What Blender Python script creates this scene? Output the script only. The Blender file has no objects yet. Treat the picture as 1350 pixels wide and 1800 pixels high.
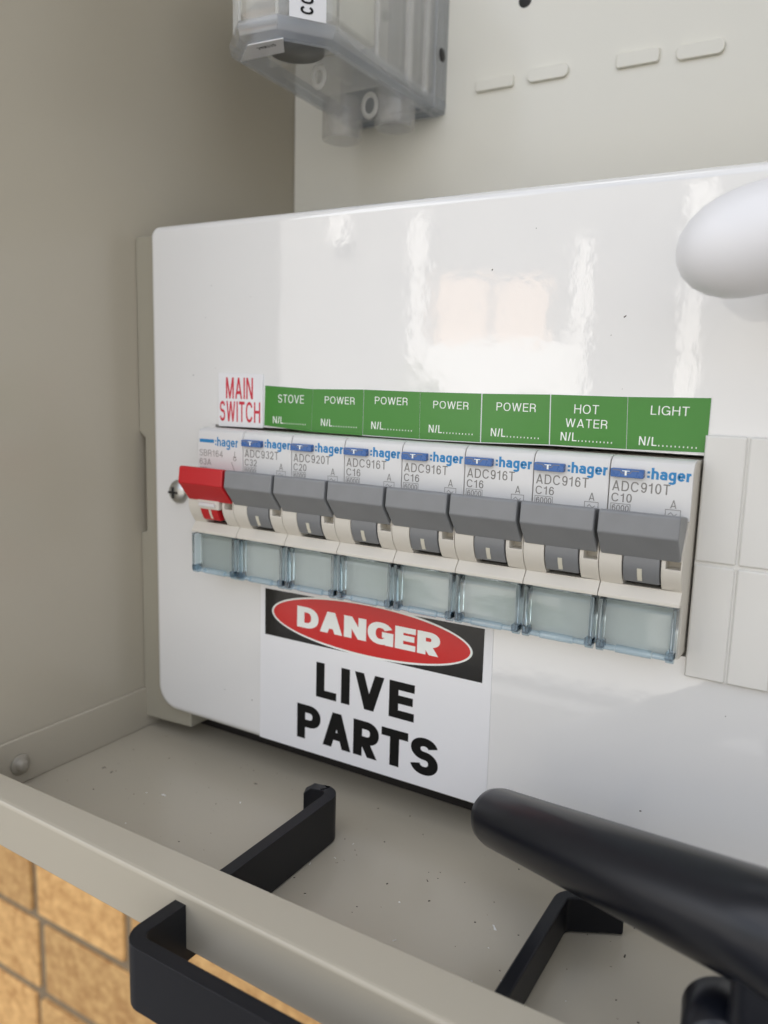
import bpy, bmesh, math, random
from math import radians, sin, cos, pi
from mathutils import Vector, Matrix, Euler
random.seed(7)
S = 0.001                                   # shapes below are written in millimetres
sc = bpy.context.scene
COL = sc.collection

# ---------------------------------------------------------------- camera
cam = bpy.data.cameras.new('camera')
camo = bpy.data.objects.new('camera', cam); COL.objects.link(camo); sc.camera = camo
camo.location = (0.15273, -0.18458, 0.000955)
camo.rotation_euler = (1.41332, -0.02763, 0.541916)
cam.sensor_fit = 'VERTICAL'; cam.sensor_height = 36.0
cam.lens = 36.0 * 1396.67 / 1800.0
cam.clip_start = 0.005; cam.clip_end = 400
cam.dof.use_dof = True; cam.dof.focus_distance = 0.190; cam.dof.aperture_fstop = 15.0

# ---------------------------------------------------------------- sky, sun, exposure
SKY, CLOUD, SUN = 0.08, 11.0, 5.0
SUN_EL, SUN_AZ = 38.0, 12.0                 # the sun stands behind the brick wall: the box is in open shade
w = bpy.data.worlds.new('World'); sc.world = w; w.use_nodes = True
nt = w.node_tree; bg = nt.nodes['Background']
sky = nt.nodes.new('ShaderNodeTexSky'); sky.sky_type = 'NISHITA'; sky.sun_disc = False
sky.sun_elevation = radians(SUN_EL); sky.sun_rotation = radians(SUN_AZ)
sky.dust_density = 2.2; sky.ozone_density = 1.0; sky.air_density = 1.0
# broken white cloud over the whole sky
tc_ = nt.nodes.new('ShaderNodeTexCoord'); cn = nt.nodes.new('ShaderNodeTexNoise'); cn.inputs['Scale'].default_value = 2.6; cn.inputs['Detail'].default_value = 7
mp = nt.nodes.new('ShaderNodeMapping'); mp.inputs['Scale'].default_value = (1, 1, 2.2)
cr_ = nt.nodes.new('ShaderNodeValToRGB'); cr_.color_ramp.elements[0].position = 0.40; cr_.color_ramp.elements[1].position = 0.60
cm = nt.nodes.new('ShaderNodeMix'); cm.data_type = 'RGBA'; cm.inputs[7].default_value = (CLOUD, CLOUD, CLOUD * 1.03, 1)
nt.links.new(tc_.outputs['Generated'], mp.inputs[0]); nt.links.new(mp.outputs[0], cn.inputs['Vector']); nt.links.new(cn.outputs['Fac'], cr_.inputs[0])
nt.links.new(cr_.outputs[0], cm.inputs[0]); nt.links.new(sky.outputs[0], cm.inputs[6])
nt.links.new(cm.outputs[2], bg.inputs[0]); bg.inputs[1].default_value = SKY
sl = bpy.data.lights.new('sun', 'SUN'); sl.energy = SUN; sl.angle = radians(0.5); sl.color = (1, 0.965, 0.91)
so = bpy.data.objects.new('sun', sl); COL.objects.link(so)
az, el = radians(SUN_AZ), radians(SUN_EL)
sd = Vector((sin(az) * cos(el), cos(az) * cos(el), sin(el)))      # towards the sun (+y is behind the wall)
so.rotation_euler = sd.to_track_quat('Z', 'Y').to_euler()
sc.view_settings.view_transform = 'Standard'; sc.view_settings.look = 'None'
sc.view_settings.gamma = 1.0; sc.view_settings.exposure = 1.55
sc.cycles.max_bounces = 14; sc.cycles.transmission_bounces = 12; sc.cycles.transparent_max_bounces = 24
sc.cycles.glossy_bounces = 6; sc.cycles.diffuse_bounces = 6
sc.cycles.sample_clamp_indirect = 6.0

# ---------------------------------------------------------------- materials
def lin(c): return tuple((v / 255 / 12.92) if v / 255 <= 0.04045 else (((v / 255) + 0.055) / 1.055) ** 2.4 for v in c)
def mat(name, col, rough=0.5, var=0.04, vscale=60, bump=0.0, bscale=400, coat=0.0, metal=0.0, spec=0.5, rvar=0.0, detail=3):
    m = bpy.data.materials.new(name); m.use_nodes = True
    n = m.node_tree; b = n.nodes['Principled BSDF']; L = n.links.new
    tc = n.nodes.new('ShaderNodeTexCoord')
    nz = n.nodes.new('ShaderNodeTexNoise'); nz.inputs['Scale'].default_value = vscale; nz.inputs['Detail'].default_value = 4
    L(tc.outputs['Object'], nz.inputs['Vector'])
    mx = n.nodes.new('ShaderNodeMix'); mx.data_type = 'RGBA'
    mx.inputs[6].default_value = tuple(max(0, c * (1 - var)) for c in col) + (1,)
    mx.inputs[7].default_value = tuple(min(1, c * (1 + var)) for c in col) + (1,)
    L(nz.outputs['Fac'], mx.inputs[0]); L(mx.outputs[2], b.inputs['Base Color'])
    b.inputs['Roughness'].default_value = rough; b.inputs['Metallic'].default_value = metal
    b.inputs['Specular IOR Level'].default_value = spec
    if coat: b.inputs['Coat Weight'].default_value = coat; b.inputs['Coat Roughness'].default_value = 0.03
    if rvar:
        mr = n.nodes.new('ShaderNodeMapRange'); mr.inputs[3].default_value = max(0, rough - rvar); mr.inputs[4].default_value = rough + rvar
        L(nz.outputs['Fac'], mr.inputs[0]); L(mr.outputs[0], b.inputs['Roughness'])
    if bump:
        nb = n.nodes.new('ShaderNodeTexNoise'); nb.inputs['Scale'].default_value = bscale; nb.inputs['Detail'].default_value = detail
        L(tc.outputs['Object'], nb.inputs['Vector'])
        bp = n.nodes.new('ShaderNodeBump'); bp.inputs['Strength'].default_value = 1.0; bp.inputs['Distance'].default_value = bump
        L(nb.outputs['Fac'], bp.inputs['Height']); L(bp.outputs[0], b.inputs['Normal'])
        if coat: L(bp.outputs[0], b.inputs['Coat Normal'])
    return m

M = {}
M['panel'] = mat('glossy_white_powdercoat', (0.775, 0.77, 0.755), 0.045, 0.012, 9, bump=0.00003, bscale=230, coat=1.0, detail=4, spec=0.75)
M['board'] = mat('cream_board_plastic', (0.81, 0.795, 0.715), 0.16, 0.02, 14, bump=0.00001, bscale=260)
M['beige'] = mat('beige_enclosure_paint', (0.43, 0.39, 0.31), 0.25, 0.03, 16, bump=0.000008, bscale=900)
M['bracket'] = mat('beige_plastic_surround', (0.36, 0.335, 0.265), 0.45, 0.03, 30)
M['filler'] = mat('white_filler_plastic', (0.70, 0.69, 0.655), 0.34, 0.015, 50, bump=0.000004, bscale=1200)
M['case'] = mat('warm_white_breaker_plastic', (0.62, 0.585, 0.515), 0.36, 0.02, 80, bump=0.000004, bscale=2500)
M['plate'] = mat('light_grey_breaker_front', (0.66, 0.655, 0.64), 0.26, 0.015, 80, bump=0.000003, bscale=2500)  # casing plastic made whiter for the sky sheen of the upper front
M['grey'] = mat('mid_grey_toggle_plastic', (0.205, 0.21, 0.215), 0.36, 0.10, 160, bump=0.000006, bscale=1500, rvar=0.12)
M['dgrey'] = mat('slate_rocker_plastic', (0.185, 0.19, 0.195), 0.34, 0.08, 200, bump=0.000005, bscale=1800, rvar=0.1)
M['red'] = mat('red_toggle_plastic', (0.50, 0.012, 0.018), 0.3, 0.05, 90)
M['blue'] = mat('blue_test_button_plastic', (0.045, 0.13, 0.36), 0.28, 0.15, 500, rvar=0.1)
M['dark'] = mat('dark_cavity_plastic', (0.02, 0.02, 0.02), 0.6)  # black for the shade inside holes, slots and the screw cross
M['tick'] = mat('off_white_print', (0.60, 0.57, 0.47), 0.5)
M['inkblue'] = mat('cyan_blue_print', (0.018, 0.21, 0.47), 0.4, 0.02)
M['inkgrey'] = mat('grey_print', (0.20, 0.19, 0.175), 0.5, 0.02)
M['inkblack'] = mat('black_print', (0.006, 0.006, 0.006), 0.5, 0.02, spec=0.2)
M['inkred'] = mat('red_print', (0.58, 0.02, 0.045), 0.4, 0.02)
M['green'] = mat('green_label_vinyl', (0.050, 0.225, 0.032), 0.22, 0.07, 45, bump=0.00001, bscale=330)
M['white'] = mat('white_label_vinyl', (0.78, 0.78, 0.79), 0.28, 0.01, 40, bump=0.000006, bscale=260)
M['inkwhite'] = mat('white_print', (0.82, 0.84, 0.80), 0.35, 0.01)
M['signblack'] = mat('black_sign_vinyl', (0.007, 0.007, 0.007), 0.13, 0.15, 60, spec=0.45, bump=0.00002, bscale=240)
M['signred'] = mat('red_sign_vinyl', (0.56, 0.016, 0.014), 0.13, 0.06, 60, spec=0.45, bump=0.00002, bscale=240)
M['blackmetal'] = mat('black_powdercoated_steel', (0.006, 0.0065, 0.009), 0.42, 0.1, 120, spec=0.3, bump=0.000008, bscale=1300)
M['blackplastic'] = mat('black_satin_plastic', (0.005, 0.006, 0.010), 0.30, 0.1, 60, spec=0.42, bump=0.000004, bscale=900)
M['knob'] = mat('white_knob_plastic', (0.74, 0.735, 0.74), 0.38, 0.01, 40)
M['steel'] = mat('zinc_plated_screw', (0.55, 0.55, 0.53), 0.3, 0.1, 300, metal=1.0)
M['rivet'] = mat('painted_bolt', (0.33, 0.30, 0.24), 0.3, 0.06, 200)
M['paper'] = mat('pale_grey_green_insert', (0.43, 0.435, 0.41), 0.45, 0.02, 60)
M['dirt'] = mat('dark_debris', (0.05, 0.04, 0.03), 0.8, 0.5, 900)
M['swarf'] = mat('bright_swarf', (0.75, 0.75, 0.72), 0.3, 0.1, 300, metal=0.6)

def clear(name, tint, refl=1.0, haze=0.0, hazecol=(0.7, 0.7, 0.7), rough=0.04):
    """thin clear plastic: see-through, fresnel reflection, a little milky scatter"""
    m = bpy.data.materials.new(name); m.use_nodes = True
    n = m.node_tree; L = n.links.new
    out = n.nodes['Material Output']; n.nodes.remove(n.nodes['Principled BSDF'])
    tr = n.nodes.new('ShaderNodeBsdfTransparent'); tr.inputs[0].default_value = (*tint, 1)
    gl = n.nodes.new('ShaderNodeBsdfGlossy'); gl.inputs['Roughness'].default_value = rough
    gl.inputs[0].default_value = (refl, refl, refl, 1)
    df = n.nodes.new('ShaderNodeBsdfDiffuse'); df.inputs[0].default_value = (*hazecol, 1)
    tl = n.nodes.new('ShaderNodeBsdfTranslucent'); tl.inputs[0].default_value = (*hazecol, 1)
    ms = n.nodes.new('ShaderNodeMixShader'); L(df.outputs[0], ms.inputs[1]); L(tl.outputs[0], ms.inputs[2]); ms.inputs[0].default_value = 0.5
    m1 = n.nodes.new('ShaderNodeMixShader'); m1.inputs[0].default_value = haze
    L(tr.outputs[0], m1.inputs[1]); L(ms.outputs[0], m1.inputs[2])
    fr = n.nodes.new('ShaderNodeFresnel'); ge = n.nodes.new('ShaderNodeNewGeometry'); mi = n.nodes.new('ShaderNodeMapRange')
    mi.inputs[3].default_value = 1.5; mi.inputs[4].default_value = 1 / 1.5      # thin sheet: the same reflection from either side
    L(ge.outputs['Backfacing'], mi.inputs[0]); L(mi.outputs[0], fr.inputs[0])
    tc = n.nodes.new('ShaderNodeTexCoord'); nb = n.nodes.new('ShaderNodeTexNoise'); nb.inputs['Scale'].default_value = 180
    L(tc.outputs['Object'], nb.inputs['Vector'])
    bp = n.nodes.new('ShaderNodeBump'); bp.inputs['Distance'].default_value = 0.000008; L(nb.outputs['Fac'], bp.inputs['Height'])
    L(bp.outputs[0], gl.inputs['Normal']); L(bp.outputs[0], fr.inputs['Normal'])
    m2 = n.nodes.new('ShaderNodeMixShader'); L(fr.outputs[0], m2.inputs[0]); L(m1.outputs[0], m2.inputs[1]); L(gl.outputs[0], m2.inputs[2])
    L(m2.outputs[0], out.inputs['Surface'])
    return m
M['clear'] = clear('clear_cover_plastic', (0.93, 0.965, 0.97), 1.0, 0.03)
def tinted(name, col, rough, ior=1.49):
    m = bpy.data.materials.new(name); m.use_nodes = True; b = m.node_tree.nodes['Principled BSDF']
    b.inputs['Base Color'].default_value = (*col, 1); b.inputs['Transmission Weight'].default_value = 1.0
    b.inputs['Roughness'].default_value = rough; b.inputs['IOR'].default_value = ior
    return m
M['rib'] = tinted('blue_tinted_clear_plastic', (0.80, 0.91, 0.98), 0.05)
M['hinge'] = clear('pale_blue_clear_hinge', (0.82, 0.91, 0.96), 1.0, 0.24, (0.66, 0.80, 0.90), 0.04)  # clear hinge; its blue haze stands for sky reflected in the bars
M['fuse_shell'] = clear('milky_clear_polycarbonate', (0.95, 0.95, 0.95), 1.0, 0.24, (0.90, 0.90, 0.88), 0.08)
M['fuse_band'] = clear('greyish_clear_polycarbonate', (0.86, 0.88, 0.90), 1.0, 0.32, (0.68, 0.70, 0.74), 0.10)
M['fuse_rib'] = clear('bright_clear_rib', (0.95, 0.95, 0.95), 1.0, 0.5, (0.92, 0.92, 0.90), 0.06)
M['fuse_tube'] = clear('clear_tube_plastic', (0.95, 0.95, 0.95), 1.0, 0.20, (0.92, 0.92, 0.92), 0.05)
M['fuse_well'] = mat('grey_well_plastic', (0.20, 0.20, 0.19), 0.4)
M['fuse_core'] = mat('pale_fuse_core', (0.80, 0.80, 0.72), 0.35, 0.06, 40)

# ---------------------------------------------------------------- mesh helpers
def newobj(name, me, m, parent=None, bevel=0, seg=2, smooth=False, angle=30):
    o = bpy.data.objects.new(name, me); COL.objects.link(o)
    if m is not None: me.materials.append(M[m] if isinstance(m, str) else m)
    if parent is not None: o.parent = parent
    if bevel:
        b = o.modifiers.new('bevel', 'BEVEL'); b.width = bevel * S; b.segments = seg; b.limit_method = 'ANGLE'
        b.angle_limit = radians(angle); b.harden_normals = True; smooth = True
    if smooth:
        for p in me.polygons: p.use_smooth = True
    return o
def frombm(bm, name):
    bmesh.ops.recalc_face_normals(bm, faces=bm.faces)
    me = bpy.data.meshes.new(name); bm.to_mesh(me); bm.free(); return me
def bprism(bm, prof, a, b, axis='x'):
    """closed profile extruded a..b. axis x: profile (y,z); axis y: profile (x,z); axis z: profile (x,y)"""
    def P(u, v, t):
        return {'x': (t, u, v), 'y': (u, t, v), 'z': (u, v, t)}[axis]
    A = [bm.verts.new(Vector(P(u, v, a)) * S) for u, v in prof]
    B = [bm.verts.new(Vector(P(u, v, b)) * S) for u, v in prof]
    bm.faces.new(A); bm.faces.new(B[::-1])
    n = len(prof)
    for i in range(n):
        bm.faces.new([A[i], A[(i + 1) % n], B[(i + 1) % n], B[i]])
def prism(name, prof, a, b, m, parent=None, axis='x', **k):
    bm = bmesh.new(); bprism(bm, prof, a, b, axis); return newobj(name, frombm(bm, name), m, parent, **k)
def bbox_(bm, x0, x1, y0, y1, z0, z1): bprism(bm, [(x0, y0), (x1, y0), (x1, y1), (x0, y1)], z0, z1, 'z')
def box(name, x0, x1, y0, y1, z0, z1, m, parent=None, **k):
    bm = bmesh.new(); bbox_(bm, x0, x1, y0, y1, z0, z1); return newobj(name, frombm(bm, name), m, parent, **k)
def boxes(name, L, m, parent=None, **k):
    bm = bmesh.new()
    for b in L: bbox_(bm, *b)
    return newobj(name, frombm(bm, name), m, parent, **k)
def loft(bm, rings, cap=True):
    R = [[bm.verts.new(Vector(p) * S) for p in r] for r in rings]
    n = len(R[0])
    for a, b in zip(R[:-1], R[1:]):
        for i in range(n): bm.faces.new([a[i], a[(i + 1) % n], b[(i + 1) % n], b[i]])
    if cap: bm.faces.new(R[0][::-1]); bm.faces.new(R[-1])
def frame(d):
    d = Vector(d).normalized(); u = d.cross(Vector((0, 0, 1)))
    if u.length < 1e-3: u = Vector((1, 0, 0))
    u.normalize(); return d, u, u.cross(d)
def revolve(name, base, d, prof, m, parent=None, n=40, sx=1.0, **k):
    """prof: (distance along d, radius) in mm"""
    d, u, v = frame(d); base = Vector(base); bm = bmesh.new()
    rings = [[base + d * t + (u * cos(2 * pi * i / n) * sx + v * sin(2 * pi * i / n)) * max(r, 0.01) for i in range(n)] for t, r in prof]
    loft(bm, rings); return newobj(name, frombm(bm, name), m, parent, smooth=True, **k)
def strap(name, path, z0, z1, th, m, parent=None, bevel=0.5, offset=0.0, ends=None):
    """flat bar on edge: follows a plan path (x,y) with thickness th, between z0 and z1"""
    pts = []
    for p in path:
        if not pts or (Vector(p) - pts[-1]).length > 0.05: pts.append(Vector(p))
    Lf, Rt = [], []
    for i, p in enumerate(pts):
        a = (p - pts[i - 1]).normalized() if i else (pts[1] - p).normalized()
        b = (pts[i + 1] - p).normalized() if i < len(pts) - 1 else a
        t = (a + b).normalized(); nn = Vector((-t.y, t.x)); kk = 1 / max(0.4, nn.dot(Vector((-a.y, a.x))))
        Lf.append(p + nn * th / 2 * kk); Rt.append(p - nn * th / 2 * kk)
    prof = [tuple(p) for p in Lf] + [tuple(p) for p in Rt[::-1]]
    bm = bmesh.new()
    n = len(pts); rows = []
    for i in range(n):
        a0, a1 = z0, z1
        if ends and i in ends: a0, a1 = ends[i]
        rows.append([bm.verts.new(Vector((*q, z)) * S) for q, z in ((Lf[i], a0), (Lf[i], a1), (Rt[i], a1), (Rt[i], a0))])
    bm.faces.new(rows[0][::-1]); bm.faces.new(rows[-1])
    for a, b in zip(rows[:-1], rows[1:]):
        for j in range(4): bm.faces.new([a[j], a[(j + 1) % 4], b[(j + 1) % 4], b[j]])
    return newobj(name, frombm(bm, name), m, parent, bevel=bevel, seg=3)
def arcpts(cx, cy, r, a0, a1, n=8):
    return [(cx + r * cos(radians(a0 + (a1 - a0) * i / n)), cy + r * sin(radians(a0 + (a1 - a0) * i / n))) for i in range(n + 1)]
def rrect(x0, x1, z0, z1, r, n=8):
    """r: single radius or (bl, br, tr, tl)"""
    if not isinstance(r, tuple): r = (r,) * 4
    return (arcpts(x0 + r[0], z0 + r[0], r[0], 180, 270, n) + arcpts(x1 - r[1], z0 + r[1], r[1], 270, 360, n)
            + arcpts(x1 - r[2], z1 - r[2], r[2], 0, 90, n) + arcpts(x0 + r[3], z1 - r[3], r[3], 90, 180, n))
def thing(name, label, cat, loc=(0, 0, 0), group=None):
    o = bpy.data.objects.new(name, None); COL.objects.link(o); o.empty_display_size = 0.01
    o.location = Vector(loc) * S; o['label'] = label; o['category'] = cat
    if group: o['group'] = group
    return o
def tag(o, label=None, cat=None, group=None, kind=None):
    if label: o['label'] = label
    if cat: o['category'] = cat
    if group: o['group'] = group
    if kind: o['kind'] = kind
    return o

# ---------------------------------------------------------------- lettering (a stroke grotesque, drawn here)
def ell(cx, cy, rx, ry, a0, a1, n=18, e=2.3):
    out = []
    for i in range(n + 1):
        a = radians(a0 + (a1 - a0) * i / n); c, s_ = cos(a), sin(a)
        out.append((cx + rx * math.copysign(abs(c) ** (2 / e), c), cy + ry * math.copysign(abs(s_) ** (2 / e), s_)))
    return out
def glyph(ch, p):
    """returns width, strokes [(points, closed)], clip flag; cap height 1, x height 0.72"""
    h = p / 2; T = 1 - h; B = h; X = 0.74
    def W(v): return v + p * 0.55
    if ch == ' ': return 0.3, [], 0
    if ch == '.': return p * 1.0, [([(h, 0), (h, p)], 0)], 0
    if ch == ':': return p * 1.15, [([(h, .10), (h, .10 + p)], 0), ([(h, .48), (h, .48 + p)], 0)], 0
    if ch == '/': return W(.22), [([(h, -.02), (W(.22) - h, 1.02)], 0)], 1
    if ch == '~': return .8, [([(h, .4)] + ell(.25, .42, .2, .14, 180, 0, 8, 2) + ell(.6, .42, .15, .14, 180, 360, 8, 2), 0)], 0
    if ch in 'I': return p, [([(h, 0), (h, 1)], 0)], 0
    if ch == 'L': w = W(.42); return w, [([(h, 1), (h, B), (w, B)], 0)], 0
    if ch == 'T': w = W(.52); return w, [([(0, T), (w, T)], 0), ([(w / 2, 0), (w / 2, 1)], 0)], 0
    if ch == 'H': w = W(.58); return w, [([(h, 0), (h, 1)], 0), ([(w - h, 0), (w - h, 1)], 0), ([(h, .52), (w - h, .52)], 0)], 0
    if ch in 'EF':
        w = W(.48); s_ = [([(w, T), (h, T), (h, B), (w, B)], 0) if ch == 'E' else ([(w, T), (h, T), (h, 0)], 0), ([(h, .52), (w * .94, .52)], 0)]; return w, s_, 0
    if ch == 'N':
        w = W(.58); return w, [([(h, 0), (h, 1)], 0), ([(w - h, 0), (w - h, 1)], 0), ([(h * .6, 1.1), (w - h * .6, -.1)], 0)], 1
    if ch == 'M':
        w = W(.72); return w, [([(h, 0), (h, 1)], 0), ([(w - h, 0), (w - h, 1)], 0), ([(h * .7, 1.15), (w / 2 + .03, -.05)], 0), ([(w - h * .7, 1.15), (w / 2 - .03, -.05)], 0)], 1
    if ch in 'AV':
        w = W(.62); hw = p * 1.06; dx = (w / 2 - hw / 2)
        a = [(hw / 2 - dx * .1, -.1), (w / 2 + dx * .1, 1.1)]; b = [(w - hw / 2 + dx * .1, -.1), (w / 2 - dx * .1, 1.1)]
        if ch == 'V': a = [(x, 1 - y) for x, y in a]; b = [(x, 1 - y) for x, y in b]; return w, [(a, 0), (b, 0)], 1
        return w, [(a, 0), (b, 0), ([(w * .2, .22 + h), (w * .8, .22 + h)], 0)], 1
    if ch == 'W':
        w = W(.9); q = p * .53; xs = [q, w * .5 * .53, w / 2, w - w * .5 * .53, w - q]
        return w, [([(xs[0], 1.02), (xs[1], -.02)], 0), ([(xs[1], -.02), (xs[2], 1.02)], 0), ([(xs[2], 1.02), (xs[3], -.02)], 0), ([(xs[3], -.02), (xs[4], 1.02)], 0)], 1
    if ch == 'D':
        w = W(.6); c = w * .42; return w, [([(h, B), (c, B)] + ell(c, .5, w - h - c, .5 - h, -90, 90) + [(c, T), (h, T)], 1)], 0
    if ch in 'PR':
        w = W(.52); c = w * .5; m_ = .50 - p * .18
        s_ = [([(h, 0), (h, 1)], 0), ([(h, m_), (c, m_)] + ell(c, (T + m_) / 2, w - h - c, (T - m_) / 2, -90, 90) + [(c, T), (h, T)], 0)]
        if ch == 'R' and p > .2: s_.append(([(c * .75, m_ + .05), (w - h * .95, -.12)], 0)); return w, s_, 1
        if ch == 'R': s_.append(([(c, m_), (c + (w - h - c) * .8, m_ - .06), (w - h, m_ - .18), (w - h, .08), (w - h + p * .12, 0)], 0))
        return w + (p * .1 if ch == 'R' else 0), s_, 0
    if ch == 'B':
        w = W(.52); c = w * .5
        return w, [([(h, B), (c, B)] + ell(c, (B + .52) / 2, w - h - c, (.52 - B) / 2, -90, 90) + [(h, .52)], 0), ([(h, .52)] + ell(c, (T + .52) / 2, (w - h - c) * .92, (T - .52) / 2, -90, 90) + [(h, T)], 0), ([(h, 0), (h, 1)], 0)], 0
    if ch in 'OC0G':
        w = W(.66 if ch in 'OCG' else .46); rx, ry = w / 2 - h, .5 - h
        if ch in 'O0': return w, [(ell(w / 2, .5, rx, ry, 0, 354, 40), 1)], 0
        if ch == 'C': return w, [(ell(w / 2, .5, rx, ry, 28, 332, 34), 0)], 0
        return w, [(ell(w / 2, .5, rx, ry, 30, 325, 34), 0), ([(w * .56, .46), (w - h, .46), (w - h, 0)], 0)], 0
    if ch == 'S':
        w = W(.52); rx = w / 2 - h; yt, yb = (T + .52) / 2, (B + .52) / 2; r1, r2 = (T - .52) / 2, (.52 - B) / 2
        return w, [(ell(w / 2, yt, rx * .96, r1, 12, 270, 20, 2.1) + ell(w / 2, yb, rx, r2, 90, -170, 20, 2.1)[1:], 0)], 0
    if ch == '1': w = W(.26); return w + .08, [([(w - h, 0), (w - h, 1)], 0), ([(0, .74), (w * .6, .80), (w - h, 1 - h)], 0)], 0
    if ch == '2':
        w = W(.44); rx = w / 2 - h
        return w, [(ell(w / 2, T - .27, rx, .27, 175, -25, 16, 2.1) + [(w * .55, .34), (h * 1.1, B), (w, B)], 0)], 0
    if ch == '3':
        w = W(.44); rx = w / 2 - h; return w, [(ell(w / 2, (T + .53) / 2, rx * .93, (T - .53) / 2, 165, -90, 16, 2.1), 0), (ell(w / 2, (B + .53) / 2, rx, (.53 - B) / 2, 90, -165, 16, 2.1), 0)], 0
    if ch == '4':
        w = W(.46); return w, [([(w * .72, 0), (w * .72, 1 - h), (h * .6, .26), (w, .26)], 0)], 0
    if ch in '69':
        w = W(.46); rx = w / 2 - h; s_ = [(ell(w / 2, B + .27, rx, .27, 0, 352, 28, 2.1), 1), (ell(w / 2, .5, rx, T - .5, 30, 180, 14, 2.3) + [(h, B + .27)], 0)]
        if ch == '9': s_ = [([(w - x, 1 - y) for x, y in a], c) for a, c in s_]
        return w, s_, 0
    if ch == 'h': w = W(.44); return w, [([(h, 0), (h, 1)], 0), ([(h, .42)] + ell(w / 2, .42, w / 2 - h, X - h - .42, 180, 0, 12) + [(w - h, 0)], 0)], 0
    if ch == 'a':
        w = W(.44); return w, [(ell(w / 2, X - h - .17, w / 2 - h, .17, 160, 0, 12) + [(w - h, 0)], 0), (ell(w / 2 - .01, B + .155, w / 2 - h - .01, .155, 20, 372, 24), 1)], 0
    if ch == 'g':
        w = W(.45); return w, [(ell(w / 2, X / 2, w / 2 - h, X / 2 - h, 0, 352, 28), 1), ([(w - h, X), (w - h, -.08)] + ell(w / 2, -.08, w / 2 - h, .16, 0, -160, 12), 0)], 0
    if ch == 'e': w = W(.46); return w, [([(h, X / 2), (w - h, X / 2)] + ell(w / 2, X / 2, w / 2 - h, X / 2 - h, 8, 325, 26), 0)], 0
    if ch == 'r': w = W(.24); return w, [([(h, 0), (h, X)], 0), ([(h, .36)] + ell(w, .36, w - h, X - h - .36, 180, 92, 8), 0)], 0
    return .3, [], 0
def stroke(bm, pts, closed, p, z, off):
    P = [Vector(a) for a in pts]
    Q = [P[0]]
    for a in P[1:]:
        if (a - Q[-1]).length > 1e-4: Q.append(a)
    if closed and (Q[0] - Q[-1]).length < 1e-3: Q.pop()
    n = len(Q); Lf = []; Rt = []
    for i in range(n):
        if closed: a = (Q[i] - Q[i - 1]).normalized(); b = (Q[(i + 1) % n] - Q[i]).normalized()
        else:
            a = (Q[i] - Q[i - 1]).normalized() if i else (Q[1] - Q[0]).normalized()
            b = (Q[i + 1] - Q[i]).normalized() if i < n - 1 else a
        t = a + b
        t = t.normalized() if t.length > 1e-5 else a
        nn = Vector((-t.y, t.x)); k = min(2.6, 1 / max(0.2, nn.dot(Vector((-a.y, a.x)))))
        Lf.append(bm.verts.new((Q[i].x + nn.x * p / 2 * k + off, Q[i].y + nn.y * p / 2 * k, z)))
        Rt.append(bm.verts.new((Q[i].x - nn.x * p / 2 * k + off, Q[i].y - nn.y * p / 2 * k, z)))
    for i in range(n if closed else n - 1):
        j = (i + 1) % n; bm.faces.new([Rt[i], Rt[j], Lf[j], Lf[i]])
def text(name, s_, x0, x1, z0, z1, y, m, parent, pen=0.13, gap=0.16, desc=False, rot=None):
    """one line of lettering fitted to the box x0..x1 (width) and z0..z1 (cap height), facing -y"""
    bm = bmesh.new(); cur = 0.0
    for ch in s_:
        wd, st, clip = glyph(ch, pen)
        g = bmesh.new()
        for i, (pts, cl) in enumerate(st): stroke(g, pts, cl, pen, i * 0.002, cur)
        if clip:
            for co, no in (((0, 0, 0), (0, -1, 0)), ((0, 1, 0), (0, 1, 0))):
                bmesh.ops.bisect_plane(g, geom=g.verts[:] + g.edges[:] + g.faces[:], plane_co=co, plane_no=no, clear_outer=True)
        tmp = bpy.data.meshes.new('t'); g.to_mesh(tmp); g.free(); bm.from_mesh(tmp); bpy.data.meshes.remove(tmp)
        cur += wd + (gap if ch != '.' else gap * .9)
    cur -= gap
    for v in bm.verts:
        u, t, e = v.co
        v.co = Vector((x0 + u / cur * (x1 - x0), y - e * 1.0 - 0.0, z0 + t * (z1 - z0))) * S
    if rot is not None:
        bmesh.ops.transform(bm, matrix=rot, verts=bm.verts)
    me = bpy.data.meshes.new(name); bm.to_mesh(me); bm.free()
    return newobj(name, me, m, parent)

# ================================================================ SETTING: ground, brick wall
g = box('ground', -14000, 14000, -22000, 900, -1500, -1400, mat('pale_concrete_paving', (0.30, 0.29, 0.275), 0.8, 0.12, 2.0, bump=0.002, bscale=40))
tag(g, kind='structure')

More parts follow.
